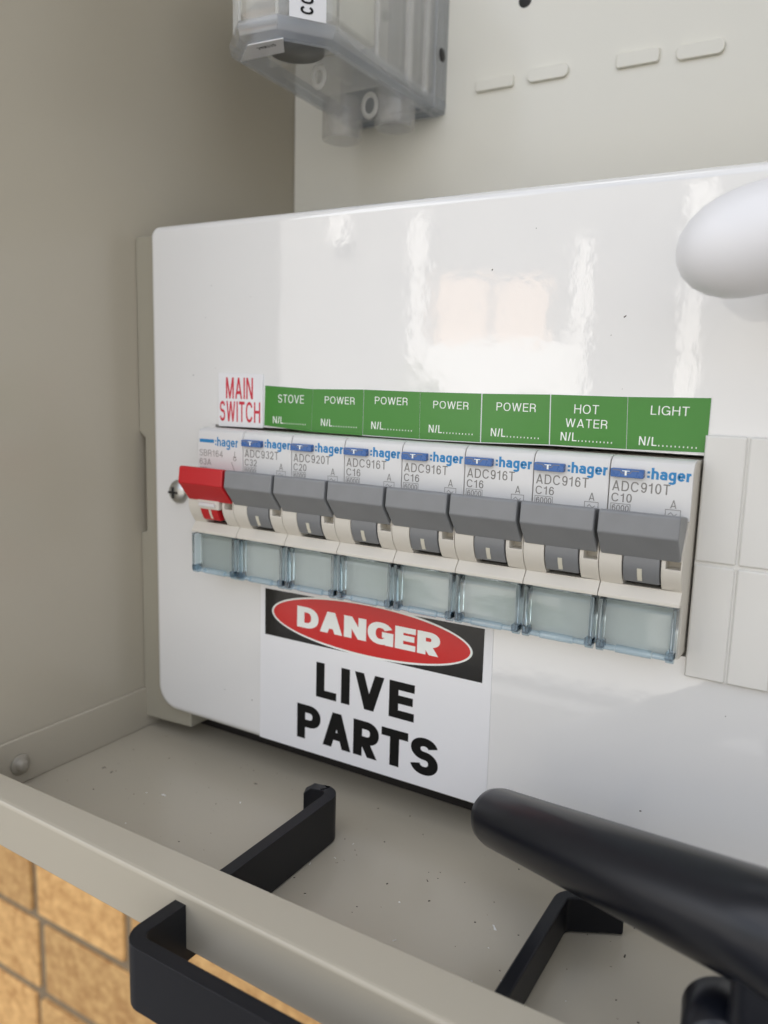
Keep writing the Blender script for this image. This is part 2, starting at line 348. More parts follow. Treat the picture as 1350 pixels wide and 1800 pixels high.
wall = thing('brick_wall', 'yellow brick wall with dark joints behind and below the meter box', 'wall', (0, 150, -1400))
brick_m = bpy.data.materials.new('sandy_yellow_brick'); brick_m.use_nodes = True
def brick_nodes(m):
    n = m.node_tree; b = n.nodes['Principled BSDF']; L = n.links.new
    tc = n.nodes.new('ShaderNodeTexCoord'); oi = n.nodes.new('ShaderNodeObjectInfo')
    nz = n.nodes.new('ShaderNodeTexNoise'); nz.inputs['Scale'].default_value = 130; nz.inputs['Detail'].default_value = 9; nz.inputs['Roughness'].default_value = 0.62
    add = n.nodes.new('ShaderNodeVectorMath'); add.operation = 'ADD'
    L(tc.outputs['Object'], add.inputs[0]); L(oi.outputs['Location'], add.inputs[1]); L(add.outputs[0], nz.inputs['Vector'])
    cr = n.nodes.new('ShaderNodeValToRGB'); e = cr.color_ramp.elements
    e[0].position = 0.32; e[0].color = (0.47, 0.245, 0.085, 1); e[1].position = 0.66; e[1].color = (0.76, 0.47, 0.19, 1)
    L(nz.outputs['Fac'], cr.inputs[0])
    hv = n.nodes.new('ShaderNodeHueSaturation'); mr = n.nodes.new('ShaderNodeMapRange')
    mr.inputs[3].default_value = 0.82; mr.inputs[4].default_value = 1.12; L(oi.outputs['Random'], mr.inputs[0]); L(mr.outputs[0], hv.inputs['Value'])
    L(cr.outputs[0], hv.inputs['Color']); L(hv.outputs[0], b.inputs['Base Color']); b.inputs['Roughness'].default_value = 0.9
    bp = n.nodes.new('ShaderNodeBump'); bp.inputs['Distance'].default_value = 0.0012; L(nz.outputs['Fac'], bp.inputs['Height']); L(bp.outputs[0], b.inputs['Normal'])
brick_nodes(brick_m); M['brick'] = brick_m
M['mortar'] = mat('brown_grey_mortar', (0.25, 0.19, 0.12), 0.95, 0.25, 90, bump=0.001, bscale=500)
box('mortar', -3200, 3200, 3.5, 240, 0, 2900, 'mortar', wall)
# the brick behind the box: one shared mesh, laid in courses
BH, BG, HD, ST = 56.0, 7.5, 93.0, 193.0       # course height, joint, header and stretcher lengths
def brick_mesh(L):
    bm = bmesh.new(); bbox_(bm, 0, L, 0, 60, 0, BH)
    return frombm(bm, 'brick')
bmeshes = {L: brick_mesh(L) for L in (HD, ST)}
for me in bmeshes.values(): me.materials.append(brick_m)
nb = 0
for r in range(-4, 9):
    zb = -398.5 + (3 - r) * 0 - r * (BH + BG) + 1.0
    zb -= 0
    x = -343.0 - 4 * (ST + BG)
    if r % 2 == 0: seq = [HD if (i % 3 == 0) else ST for i in range(10)]; x = -343.0 + BG / 2 - (0)
    # even courses: a header then stretchers to the right; odd courses: stretchers
    xs = []
    if r % 2 == 0:
        xs = [(-343 + BG / 2, HD)]; c = -343 + BG / 2 + HD + BG
        for i in range(2): xs.append((c, ST)); c += ST + BG
        c = -343 - BG / 2
        for i in range(1): xs.append((c - ST, ST)); c -= ST + BG
    else:
        c = -338 + BG / 2
        for i in range(2): xs.append((c, ST)); c += ST + BG
        c = -338 - BG / 2
        xs.append((c - HD, HD)); xs.append((c - HD - BG - ST, ST))
    for (bx, L) in xs:
        if zb - BH > -110 : continue
        o = bpy.data.objects.new('brick', bmeshes[L]); COL.objects.link(o); o.parent = wall
        o.location = Vector((bx, random.uniform(-1.2, 1.2), zb + 1400)) * S
        b = o.modifiers.new('bevel', 'BEVEL'); b.width = 1.5 * S; b.segments = 2; b.harden_normals = True
        nb += 1
for me in bmeshes.values():
    for p in me.polygons: p.use_smooth = True

# ================================================================ ENCLOSURE
FZ = -121.0; WX = -55.5
enc = thing('meter_box', 'beige painted steel meter box, its left wall, tray floor and folded front lip in view', 'electrical enclosure')
box('side_panel', WX - 1.6, WX, -78, 112, FZ - 3, 430, 'beige', enc, bevel=0.4)
box('side_panel', 262, 263.6, -78, 112, FZ - 3, 430, 'beige', enc, bevel=0.4)
box('top_panel', WX, 262, -78, 112, 428.4, 430, 'beige', enc, bevel=0.4)
box('back_panel', WX, 262, 110.4, 112, FZ, 428.4, 'beige', enc)
box('rear_block', -42, 250, 14.5, 84, -120.5, 40, mat('black_phenolic_block', (0.015, 0.012, 0.010), .7), enc)  # unseen block added behind the cover to darken the gap beneath it
box('floor_panel', WX, 262, -66, 110.4, FZ - 1.6, FZ, 'beige', enc)
prism('side_upstand', [(-64.0, FZ), (9.0, FZ), (9.0, FZ + 14.6), (-64.0, FZ + 14.6)], WX + 0.02, WX + 1.3, 'beige', enc, bevel=0.45, seg=3)
# front lip: hollow folded channel, slightly out of square as in the photograph
def lip():
    bm = bmesh.new(); xs = [WX, 0, 60, 110, 262]
    rings = []
    for x in xs:
        yo = -74.6 - 0.020 * (x - 20); zt = -104.6; zb = -117.2 - 0.006 * x
        P = [(-65.0, zt), (yo + 0.9, zt), (yo + 0.3, zt - 0.25), (yo, zt - 0.9), (yo, zb), (yo + 1.2, zb - .3), (yo + 1.2, zt - 1.4), (-66.2, zt - 1.4), (-66.2, FZ - 1.6), (-65.0, FZ - 1.6)]
        rings.append([(x, a, b) for a, b in P])
    loft(bm, rings)
    return newobj('front_lip', frombm(bm, 'front_lip'), 'beige', enc, bevel=0.9, seg=3, angle=20)
lip()
# painted coach bolt in the upstand
revolve('bolt', (WX + 1.3, -47.3, -114.6), (1, 0, 0), [(0, 3.1), (0.4, 3.2), (0.8, 2.9), (0.9, 2.1), (1.1, 2.0), (2.2, 1.75), (2.6, 1.1), (2.7, 0.05)], 'rivet', enc)

# inner plastic surround behind the hinged cover
sur = thing('cover_surround', 'beige plastic frame edge behind the white cover, beside the left wall', 'frame')
prism('frame_rail', [(WX + .1, -117), (-33, -116), (-33, -111), (-44, -106), (-44, 46), (-54.3, 46.4), (WX + .1, 45.4), (WX + .1, -16.5), (WX + 2.8, -18.4), (WX + 2.8, -50), (WX + .1, -51)],
      2.6, 20, 'bracket', sur, axis='y', bevel=0.5)

# ================================================================ METER BOARD
brd = thing('meter_board', 'cream plastic meter board with embossed slots at the back of the box', 'board')
bm_ = box('board_panel', WX + .3, 261.5, 86, 92, 20, 426, 'board', brd)
for (x0, x1, z0, z1, sq) in ((24.5, 38.4, 103.0, 106.8, 0), (43.4, 57.6, 103.0, 107.2, 1), (73.3, 86.6, 102.6, 107.0, 0), (91.6, 105.6, 101.8, 106.2, 1),
                          (124, 138, 101.6, 106, 1), (143, 157, 101.6, 106, 1)):
    prism('knockout', rrect(x0, x1, z0, z1, 1.9 if sq else 0.9), 84.7, 86.2, 'board', brd, axis='y', bevel=0.35)
revolve('screw_hole', (40.9, 85.9, 129.6), (0, -1, 0), [(0, 2.3), (0.06, 2.2)], 'dark', brd, n=24)  # flat black disc drawn as the shade in the hole

# ================================================================ WHITE COVER PANEL
pan = thing('escutcheon', 'glossy white hinged cover panel of the switchboard', 'escutcheon')
def cover_mesh():
    """folded plate with rounded edges and a cut-out for the breakers"""
    bm = bmesh.new(); r = 2.4; rings = []
    for k in range(9):
        a = radians(90 * k / 8); ins = r * (1 - cos(a)); y = r * (1 - sin(a)) 
        rr = tuple(max(0.3, q - ins) for q in (8.5, 8.5, 3.4, 3.4))
        rings.append([(x, y, z) for x, z in rrect(-46.5 + ins, 250 - ins, -110.5 + ins, 48.4 - ins, rr, 10)])
    rings = [[(x, 12.0, z) for x, y, z in rings[0]]] + rings
    loft(bm, rings, False)
    for f in bm.faces: f.smooth = True
    n = len(rings[0]); bm.verts.ensure_lookup_table(); last = bm.verts[-n:]
    inn = [bm.verts.new(Vector((x, 0, z)) * S) for x, z in ((-18.9, -58.0), (123.62, -58.0), (123.62, -12.15), (-18.9, -12.15))]
    back = [bm.verts.new(v.co + Vector((0, 12 * S, 0))) for v in inn]
    ed = [bm.edges.get((last[i], last[(i + 1) % n])) for i in range(n)] + [bm.edges.new((inn[i], inn[(i + 1) % 4])) for i in range(4)]
    res = bmesh.ops.triangle_fill(bm, edges=ed, use_beauty=True, normal=(0, -1, 0))
    for i in range(4): bm.faces.new([inn[i], inn[(i + 1) % 4], back[(i + 1) % 4], back[i]])
    bmesh.ops.recalc_face_normals(bm, faces=bm.faces)
    if sum(f.normal.y * f.calc_area() for f in bm.faces if abs(f.normal.y) > .9) > 0: bmesh.ops.reverse_faces(bm, faces=bm.faces)
    me = bpy.data.meshes.new('panel'); bm.to_mesh(me); bm.free(); return me
newobj('panel', cover_mesh(), 'panel', pan)
# Phillips screw left of the first toggle
revolve('screw', (-34.4, 0.1, -34.6), (0, -1, 0), [(0, 3.9), (0.8, 3.8), (1.7, 3.1), (2.3, 1.9), (2.45, 0.05)], 'steel', pan, n=28)
sc_ = [c for c in pan.children if c.name == 'screw'][0]
boxes('cross_recess', [(-36.9, -33.1, -2.62, -1.5, -35.1, -34.4), (-35.35, -34.65, -2.60, -1.4, -36.6, -33.0)], 'dark', sc_)  # black bars drawn as the shade in the cross slots
# big white fixing knob
kn = thing('fixing_knob', 'large rounded white knob at the right edge of the panel', 'knob')
kc = Vector((129.3, -26.5, 27.1)); kd = Vector((1.0, 0.14, 0.30)).normalized()
revolve('knob_head', kc, kd, [(-9.6, .05), (-9.2, 2.4), (-8.0, 4.8), (-5.8, 6.8), (-3.0, 8.4), (0, 9.2), (4, 9.6), (9, 9.4), (15, 8.8), (21, 7.6), (24, 5.0), (25.5, .05)], 'knob', kn, n=64)
revolve('knob_neck', (140, 0, 26), (0, -1, 0), [(0, 7.2), (3, 6.4), (22, 6.0)], 'knob', kn, n=40)

# white blanking strips right of the breakers
fil = thing('blanking_strip', 'white segmented blanking strip right of the last breaker', 'blanking strip')
box('strip_base', 123.75, 194.1, -0.95, 0.4, -62.0, -7.7, 'filler', fil)
for i in range(8):
    xa = 123.55 + i * 8.85
    for (z0, z1) in ((-35.5, -7.5), (-62.2, -35.9)):
        box('segment', xa + .22, xa + 8.63, -1.5, 0.4, z0 + .1, z1 - .1, 'filler', fil, bevel=0.55, seg=3)

# ================================================================ STICKERS
def quad_prism(name, pts, y0, y1, m, parent): return prism(name, pts, y0, y1, m, parent, axis='y')
TOPS = [(1.0, 0.2), (18.3, -.4), (35.4, -.1), (52.8, -.25), (70.4, -.2), (88.2, .1), (106.3, .1), (124.1, .4)]
BOTS = [(0.6, -11.6), (17.9, -12.6), (35.3, -12.7), (53.0, -12.8), (70.6, -12.6), (88.6, -12.1), (106.8, -12.0), (122.9, -11.7)]
CL = [('STOVE', 'green circuit label reading STOVE'),
      ('POWER', 'green circuit label reading POWER beside the STOVE label'),
      ('POWER', 'green circuit label reading POWER, second of the four POWER labels'),
      ('POWER', 'green circuit label reading POWER, third of the four POWER labels'),
      ('POWER', 'green circuit label reading POWER beside the HOT WATER label'),
      ('HOT', 'green circuit label reading HOT WATER'),
      ('LIGHT', 'green circuit label reading LIGHT, last of the row')]
TB = [(4.9, 14.2, -4.7, -2.35), (4.2, 14.2, -4.35, -2.4), (3.6, 13.7, -3.95, -2.0), (4.0, 14.0, -4.4, -2.5), (4.0, 14.2, -4.3, -2.3), (5.9, 11.7, -4.2, -2.1), (5.3, 13.5, -3.75, -1.75)]
NLX = [(3.0, 14.8), (3.0, 15.0), (2.6, 15.2), (2.9, 15.4), (2.8, 15.3), (3.0, 15.2), (3.2, 15.6)]
for i, (wd, lb) in enumerate(CL):
    t = thing('circuit_label', lb, 'label', (TOPS[i][0], 0, 0), group='green circuit labels above the breakers')
    X0 = TOPS[i][0]; jit = (i % 2) * 0.05
    (a0, b0), (a1, b1) = TOPS[i], TOPS[i + 1]; (c0, d0), (c1, d1) = BOTS[i], BOTS[i + 1]
    if i == 6: c1 = 124.1
    p = [(c0 - X0, d0), (c1 - X0, d1), (a1 - X0, b1), (a0 - X0, b0)]
    g_ = 0.12; e_ = 0.22 if i in (3, 4) else 0.05
    quad_prism('backing', p, 0.05, -0.14 - jit, 'white', t)
    q = [(p[0][0] + .06, p[0][1] + .22), (p[1][0] - e_, p[1][1] + .22), (p[2][0] - e_, p[2][1] - .10), (p[3][0] + .06, p[3][1] - .10)]
    if i < 2: q[0] = (q[0][0], p[0][1] + .03); q[1] = (q[1][0], p[1][1] + .03)
    quad_prism('print_area', q, -0.14 - jit, -0.20 - jit, 'green', t)
    x0, x1, z0, z1 = TB[i]; yy = -0.205 - jit
    if wd == 'HOT':
        text('lettering', 'HOT', x0, x1, z0, z1, yy, 'inkwhite', t, .10)
        text('lettering', 'WATER', 4.0, 13.9, -7.45, -5.45, yy, 'inkwhite', t, .10)
    else: text('lettering', wd, x0, x1, z0, z1, yy, 'inkwhite', t, .10)
    n0, n1 = NLX[i]; nz = -11.0 + .25 if i in (0,) else -10.7
    text('lettering', 'N/L', n0, n0 + 3.9, nz, nz + 2.0, yy, 'inkwhite', t, .125)
    text('dotted_line', '.' * 10, n0 + 4.3, n1, nz - .05, nz + 2.0, yy, 'inkwhite', t, .17, .52)

ms = thing('main_switch_label', 'white label with red condensed lettering MAIN SWITCH', 'label', (-17, 0, 0))
quad_prism('backing', [(0, -12.6), (17.3, -12.4), (17.3, 3.3), (0, 3.5)], .05, -0.45, 'white', ms)
text('lettering', 'MAIN', 3.0, 13.6, -4.1, 2.2, -0.46, 'inkred', ms, .145, .13)
text('lettering', 'SWITCH', 0.5, 16.4, -11.0, -4.9, -0.46, 'inkred', ms, .145, .13)

ds = thing('danger_sign', 'white warning sticker reading DANGER LIVE PARTS below the breakers', 'sign', (0, 0, -85))
quad_prism('backing', [(-0.6, -24.6), (77.0, -24.2), (76.6, 26.5), (-0.4, 26.5)], .05, -0.15, 'white', ds)
quad_prism('black_banner', [(1.4, 9.5), (74.2, 9.8), (74.2, 24.5), (1.4, 24.0)], -0.15, -0.19, 'signblack', ds)
def oval(name, cx, cz, rx, rz, y0, y1, m, n=96):
    return prism(name, [(cx + rx * cos(2 * pi * i / n), cz + rz * sin(2 * pi * i / n)) for i in range(n)], y0, y1, m, ds, axis='y')
oval('oval_border', 37.6, 17.4, 33.5, 7.85, -.19, -.22, 'inkwhite'); oval('red_oval', 37.6, 17.4, 32.85, 7.25, -.22, -.25, 'signred')
text('lettering', 'DANGER', 13.7, 61.5, 14.2, 20.6, -.26, 'inkwhite', ds, .25, .05)
text('lettering', 'LIVE', 20.9, 54.3, -6.2, 4.6, -.16, 'inkblack', ds, .225, .12)
text('lettering', 'PARTS', 14.0, 62.3, -20.7, -9.8, -.16, 'inkblack', ds, .225, .06)

# ================================================================ BREAKERS
MW = 17.7; X0 = -18.3
PROF = [(14, -57.2), (14, -13.2), (-5.2, -13.2), (-6.6, -13.6), (-7.3, -14.2), (-7.9, -15.4), (-7.9, -26.0), (-9.6, -28.2), (-11.2, -30.6), (-12.1, -32.8), (-12.4, -34.6), (-12.3, -36.2),
        (-11.8, -37.8), (-11.0, -39.3), (-9.9, -40.7), (-9.5, -41.1), (-11.2, -43.4), (-11.2, -44.15), (-7.4, -44.2), (-7.4, -56.6)]
ARC = [(-9.9, -28.2), (-11.5, -30.6), (-12.4, -32.8), (-12.72, -34.6), (-12.62, -36.2), (-12.1, -37.8), (-11.3, -39.3), (-10.95, -39.8)]
def baked(o):
    dg = bpy.context.evaluated_depsgraph_get(); dg.update()
    me = bpy.data.meshes.new_from_object(o.evaluated_get(dg)); return me
def case_mesh():
    o = prism('casing', PROF, 0.07, MW - 0.07, 'case')
    cut = boxes('cutter', [(14.3, 17.35, -20, -9.2, -35.75, -33.9), (5.1, 13.35, -20, -6.5, -40.95, -27.5)], 'case')
    b = o.modifiers.new('b', 'BOOLEAN'); b.operation = 'DIFFERENCE'; b.object = cut; b.solver = 'EXACT'
    me = baked(o); me.name = 'casing'
    bpy.data.objects.remove(o); bpy.data.objects.remove(cut)
    return me
CASE = case_mesh()
def make_breaker(main=False):
    t = thing('circuit_breaker', 'x', 'circuit breaker', (0, 0, 0))
    ca = newobj('casing', CASE, None, t, bevel=0.22, seg=2)
    prism('front_plate', [(-4, -12.85), (-5.6, -12.85), (-6.9, -13.1), (-7.8, -13.8), (-8.2, -15.0), (-8.2, -25.9), (-4, -25.9)], 0.1, MW - 0.1, 'plate', t, bevel=0.18)  # upper face, whiter than the casing: reflected sky put into its colour
    box('slot_back', 5.15, 13.3, -7.0, -6.6, -40.9, -27.6, 'dark', t)  # black sheet for the shade deep in the slot
    rx = (5.4, 13.1) if not main else (5.0, 11.6)
    arc = ARC if not main else ARC
    rk = prism('rocker', arc + [(-7.2, -39.6), (-7.2, -28.2)], rx[0], rx[1], 'red' if main else 'dgrey', t, bevel=0.18)
    # off-white tick lying on the rocker
    bm = bmesh.new(); ps = [(-12.66, -36.4), (-12.16, -37.8), (-11.38, -39.3)]
    xa, xb = (8.5, 9.5) if not main else (8.4, 9.2)
    R = [[(xa, y - .06, z), (xb, y - .06, z), (xb, y + .2, z), (xa, y + .2, z)] for y, z in ps]
    loft(bm, R); newobj('tick_mark', frombm(bm, 'tick'), 'tick', rk)
    return t
def make_bar(t, m):
    b = prism('toggle_bar', [(-8.3, -24.9), (-15.9, -23.7), (-16.5, -24.1), (-16.95, -28.6), (-12.6, -34.0), (-11.6, -34.0), (-9.0, -30)], 0.42, MW - 0.42, m, t, bevel=0.8, seg=4)
    return b
def make_cover(t):
    """hinged clear marker cover below the toggles"""
    box('marker_insert', 0.9, MW - 0.9, -8.0, -7.5, -55.6, -44.6, 'paper', t)
    prism('marker_window', [(-9.3, -44.7), (-10.9, -45.6), (-11.15, -46.3), (-11.15, -54.7), (-10.6, -54.7), (-10.6, -46.4), (-10.35, -46.0), (-9.1, -45.2)], 1.5, MW - 1.5, 'clear', t, bevel=0.18, seg=3)
    f = bmesh.new()
    bprism(f, rrect(0.45, 1.45, -56.0, -44.5, .2, 2), -11.5, -8.1, 'y')
    bprism(f, rrect(MW - 1.45, MW - 0.45, -56.0, -44.5, .2, 2), -11.5, -8.1, 'y')
    bprism(f, rrect(0.45, 2.2, -56.0, -54.2, .2, 2), -11.6, -9.0, 'y'); bprism(f, rrect(MW - 2.2, MW - .45, -56.0, -54.2, .2, 2), -11.6, -9.0, 'y')
    fo = newobj('cover_frame', frombm(f, 'cover_frame'), 'rib', t, bevel=0.15)
    r_ = bmesh.new(); bprism(r_, rrect(1.55, MW - 1.55, -44.95, -44.45, .15, 2), -9.6, -8.2, 'y'); newobj('top_edge', frombm(r_, 'top_edge'), 'rib', t, bevel=0.12)
    hb = bmesh.new()
    for (a, b_, rr) in ((0.45, 1.9, 1.1), (2.1, 4.5, .72), (4.75, 12.5, .92), (12.75, 15.4, .72), (15.6, MW - .45, 1.1)):
        n = 14; loft(hb, [[(x, -10.3 + rr * cos(2 * pi * i / n), -55.7 + rr * sin(2 * pi * i / n)) for i in range(n)] for x in (a, b_)])
    newobj('hinge_bar', frombm(hb, 'hinge_bar'), 'hinge', t, smooth=False)
def face_text(t, model, rating, main=False):
    y = -8.225; k = 0
    if main:
        box('logo_stripe', .8, 6.6, -8.24, -8.0, -17.2, -16.1, 'inkblue', t, bevel=0.1)
        text('brand_lettering', ':hager', 7.0, 15.9, -18.0, -15.3, y, 'inkblue', t, .17, .09)
        text('model_lettering', model, .8, 10.0, -21.2, -19.3, y, 'inkgrey', t, .10)
        text('rating_lettering', rating, .8, 5.4, -23.8, -22.0, y, 'inkgrey', t, .10)
        text('voltage_lettering', '230', .8, 3.6, -26.0, -24.5, y, 'inkgrey', t, .12)
        g = bmesh.new()
        for s_ in ([(14.6, -19.2), (14.6, -20.8)], [(14.1, -20.8), (15.2, -20.8)], [(13.4, -22.4), (14.8, -25.6)]): stroke(g, s_, 0, .2, 0, 0)
        stroke(g, [(14.65 + .5 * cos(a * pi / 6), -21.4 + .5 * sin(a * pi / 6)) for a in range(12)], 1, .18, .004, 0)
    else:
        text('brand_lettering', ':hager', 8.1, 17.2, -17.4, -14.9, y, 'inkblue', t, .20, .07)
        text('model_lettering', model, .75, 13.1, -20.5, -18.25, y, 'inkgrey', t, .12)
        text('rating_lettering', rating, .75, 5.2, -22.95, -21.0, y, 'inkgrey', t, .12)
        text('capacity_lettering', '6000', 1.0, 4.7, -25.0, -23.6, y, 'inkgrey', t, .125, .1)
        text('type_lettering', 'A', 13.4, 14.7, -23.3, -21.5, y, 'inkgrey', t, .1)
        g = bmesh.new()
        stroke(g, [(.7, -25.25), (4.95, -25.25), (4.95, -23.35), (.7, -23.35)], 1, .12, 0, 0)
        stroke(g, [(12.5, -25.5), (12.5, -23.6), (15.6, -23.6), (15.6, -25.5)], 0, .13, 0, 0)
        stroke(g, [(13.1, -24.7), (13.6, -24.2), (14.3, -24.9), (14.9, -24.4)], 0, .13, .002, 0)
    for v in g.verts: x_, z_, e = v.co; v.co = Vector((x_, y - e, z_)) * S
    me = bpy.data.meshes.new('symbol'); g.to_mesh(me); g.free(); newobj('symbol', me, 'inkgrey', t)
SPEC = [('SBR164', '63A', 'main switch with a red toggle bar at the left end of the breaker row'),
        ('ADC932T', 'C32', 'grey toggle breaker marked C32 below the STOVE label'),
        ('ADC920T', 'C20', 'grey toggle breaker marked C20 below the first POWER label'),
        ('ADC916T', 'C16', 'grey toggle breaker marked C16 next to the C20 breaker'),
        ('ADC916T', 'C16', 'grey toggle breaker marked C16, second of the four C16 breakers'),
        ('ADC916T', 'C16', 'grey toggle breaker marked C16, third of the four C16 breakers'),
        ('ADC916T', 'C16', 'grey toggle breaker marked C16 below the HOT WATER label'),
        ('ADC910T', 'C10', 'grey toggle breaker marked C10 at the right end of the row')]
first = make_breaker(); make_bar(first, 'grey'); make_cover(first)
btn = prism('test_button', rrect(.45, 7.6, -17.35, -15.45, .25, 3), -9.5, -7.6, 'blue', first, axis='y', bevel=0.18)
text('button_mark', 'T', 3.0, 4.6, -16.9, -15.8, -9.53, 'inkwhite', btn, .16)
gm = bmesh.new(); stroke(gm, [(.9, -15.8), (2.5, -15.8), (2.9, -16.4), (3.5, -16.4)], 0, .16, 0, 0); stroke(gm, [(6.6, -15.8), (5.1, -15.8), (4.7, -16.4), (4.0, -16.4)], 0, .16, 0, 0)
for v in gm.verts: v.co = Vector((v.co.x, -9.535, v.co.y)) * S
me_ = bpy.data.meshes.new('button_line'); gm.to_mesh(me_); gm.free(); newobj('button_line', me_, 'inkgrey', btn)
def copy_tree(o, parent=None):
    c = o.copy(); COL.objects.link(c)
    if parent is not None: c.parent = parent
    for ch in list(o.children): copy_tree(ch, c)
    return c
for i, (mod, rat, lb) in enumerate(SPEC):
    if i == 0: t = make_breaker(True); make_bar(t, 'red'); make_cover(t); prism('lock_shroud', [(y - .28, z) for y, z in ARC if z > -36] + [(-12.95, -36.3), (-11.5, -36.3), (-8, -28)], 4.2, 12.6, 'case', t, bevel=0.2); box('lock_slider', 5.2, 11.4, -13.7, -12.5, -35.6, -34.4, 'plate', t, bevel=0.35)
    elif i == 1: t = first
    else: t = copy_tree(first)
    t.location = ((X0 + MW * i) * S, 0, 0); t['label'] = lb
    if i: t['group'] = 'grey toggle circuit breakers in the row'
    t['category'] = 'main switch' if i == 0 else 'circuit breaker'
    if i == 0: t.name = 'main_switch'
    SPEC[i] = (mod, rat, t)
for i, (mod, rat, t) in enumerate(SPEC): face_text(t, mod, rat, i == 0)

# ================================================================ FUSE HOLDER (clear plastic, top left)
fh = thing('fuse_holder', 'clear plastic service fuse holder mounted on the board, top left', 'fuse holder')
PL = [(11.7, 85.5), (11.7, 16.5), (1.8, 3.6), (-10.6, 2.2), (-22.5, 12.2), (-26.5, 85.5)]
def inset(P, d):
    cx = sum(p[0] for p in P) / len(P); cy = sum(p[1] for p in P) / len(P)
    out = []
    n = len(P)
    for i in range(n):
        a = Vector(P[i - 1]); b = Vector(P[i]); c = Vector(P[(i + 1) % n])
        e1 = (b - a).normalized(); e2 = (c - b).normalized(); n1 = Vector((-e1.y, e1.x)); n2 = Vector((-e2.y, e2.x))
        s_ = 1 if n1.dot(Vector((cx, cy)) - b) > 0 else -1
        bis = (n1 + n2).normalized() * s_; out.append(tuple(b + bis * d / max(.4, abs(bis.dot(n1)))))
    return out
def shell(name, z0, z1, th, m, cx=0, flare=0):
    """open-bottomed hollow shell: outer wall, inner wall, top closed"""
    bm = bmesh.new(); A = PL; B = inset(PL, th)
    f = [(x * (1 + flare) + 7.4 * flare, y) for x, y in A]
    rings = [[(x, y, z1) for x, y in A], [(x, y, z0 + 4) for x, y in A], [(x, y, z0) for x, y in inset(A, 1.2)], [(x, y, z0) for x, y in B], [(x, y, z1) for x, y in B]]
    loft(bm, rings, False); return newobj(name, frombm(bm, name), m, fh, bevel=0.3)
shell('shell', 100.5, 150, 1.8, 'fuse_shell')
bm = bmesh.new(); A = PL
loft(bm, [[(x, y, 101.6) for x, y in inset(A, -.7)], [(x, y, 100.6) for x, y in inset(A, -.9)], [(x, y, 97.9) for x, y in inset(A, -.2)], [(x, y, 96.7) for x, y in inset(A, 1.4)], [(x, y, 96.5) for x, y in inset(A, 3.4)], [(x, y, 101.6) for x, y in inset(A, 3.6)]], False)
newobj('skirt', frombm(bm, 'skirt'), 'fuse_band', fh, bevel=.3)
for b_ in [(-21, 6, 26, 27.5, 99.5, 140), (-21, 6, 54, 55.5, 99, 140), (-8, -6.8, 27.6, 53.9, 100.5, 140)]: box('inner_wall', *b_, 'fuse_shell', fh)
prism('core', [(-18, 10), (-9, 6.5), (0, 7.5), (6, 18), (6, 48), (-20, 48)], 108, 150, 'fuse_core', fh, axis='z', bevel=1)
box('base_block', -27.5, 12.6, 77, 86, 97.5, 150, 'fuse_band', fh, bevel=.6)
revolve('fixing_hole', (12.55, 81.5, 116), (1, 0, 0), [(0, 2.2), (.1, 2.2)], 'dark', fh, n=20)  # black disc in place of the shaded hole
revolve('entry_well', (-4, 20, 98.4), (0, 0, 1), [(0, 8.2), (6, 8.0)], 'fuse_well', fh, n=32)
for b_ in [(11.6, 12.7, 38.5, 40.2, 101, 150), (11.6, 13.2, 57, 60, 100, 150), (11.6, 13.2, 69, 71.5, 100, 150)]: box('side_rib', *b_, 'fuse_shell', fh, bevel=.4)
for p_ in ((1.8, 3.2), (-10.6, 1.8), (-14.5, 5.2), (-18, 8.2)):
    box('front_rib', p_[0] - .35, p_[0] + .35, p_[1] - .4, p_[1] + .5, 101.7, 150, 'fuse_rib', fh, bevel=.2)  # front ribs, whitened to carry the bright edge highlights of the shell
def tube(name, cx, cy, z0, z1, r, th, m):
    bm = bmesh.new(); n = 32
    pr = [(z1, r), (z0 + .6, r), (z0, r - .3), (z0, r - th), (z1, r - th)]
    loft(bm, [[(cx + rr * cos(2 * pi * i / n), cy + rr * sin(2 * pi * i / n), z) for i in range(n)] for z, rr in pr], False)
    return newobj(name, frombm(bm, name), m, fh, smooth=True)
tube('cable_entry', -18.5, 66, 87.4, 101, 7.2, 1.2, 'fuse_tube'); tube('cable_entry', 3.2, 66, 88.8, 101, 7.0, 1.2, 'fuse_tube')
def loop(name, c, r, tr, m):
    bm = bmesh.new(); n = 26; k = 8; rings = []
    for i in range(n):
        a = 2 * pi * i / n; o_ = Vector((cos(a), 0, 1.35 * sin(a)))
        rings.append([Vector(c) + o_ * (r + tr * cos(2 * pi * j / k)) + Vector((0, tr * sin(2 * pi * j / k), 0)) for j in range(k)])
    rings.append(rings[0]); loft(bm, rings, False); bmesh.ops.remove_doubles(bm, verts=bm.verts, dist=1e-7)
    o = newobj(name, frombm(bm, name), m, fh, smooth=True); return o
loop('sealing_loop', (-6.0, 34, 96.6), 2.2, .7, 'fuse_rib'); loop('sealing_loop', (-2.0, 58, 94.6), 2.6, .7, 'fuse_rib')
# sticker under the front and rotated lettering on the right front facet
stk = prism('serial_sticker', [(-19, 12.2), (-3, 12.8), (2.5, 5.2), (-9.5, 4.2)], 96.0, 96.25, 'white', fh, axis='z')
fa = Vector((1.8, 3.6)); fb = Vector((11.7, 16.5)); fd = (fb - fa).normalized(); fn = Vector((fd.y, -fd.x))
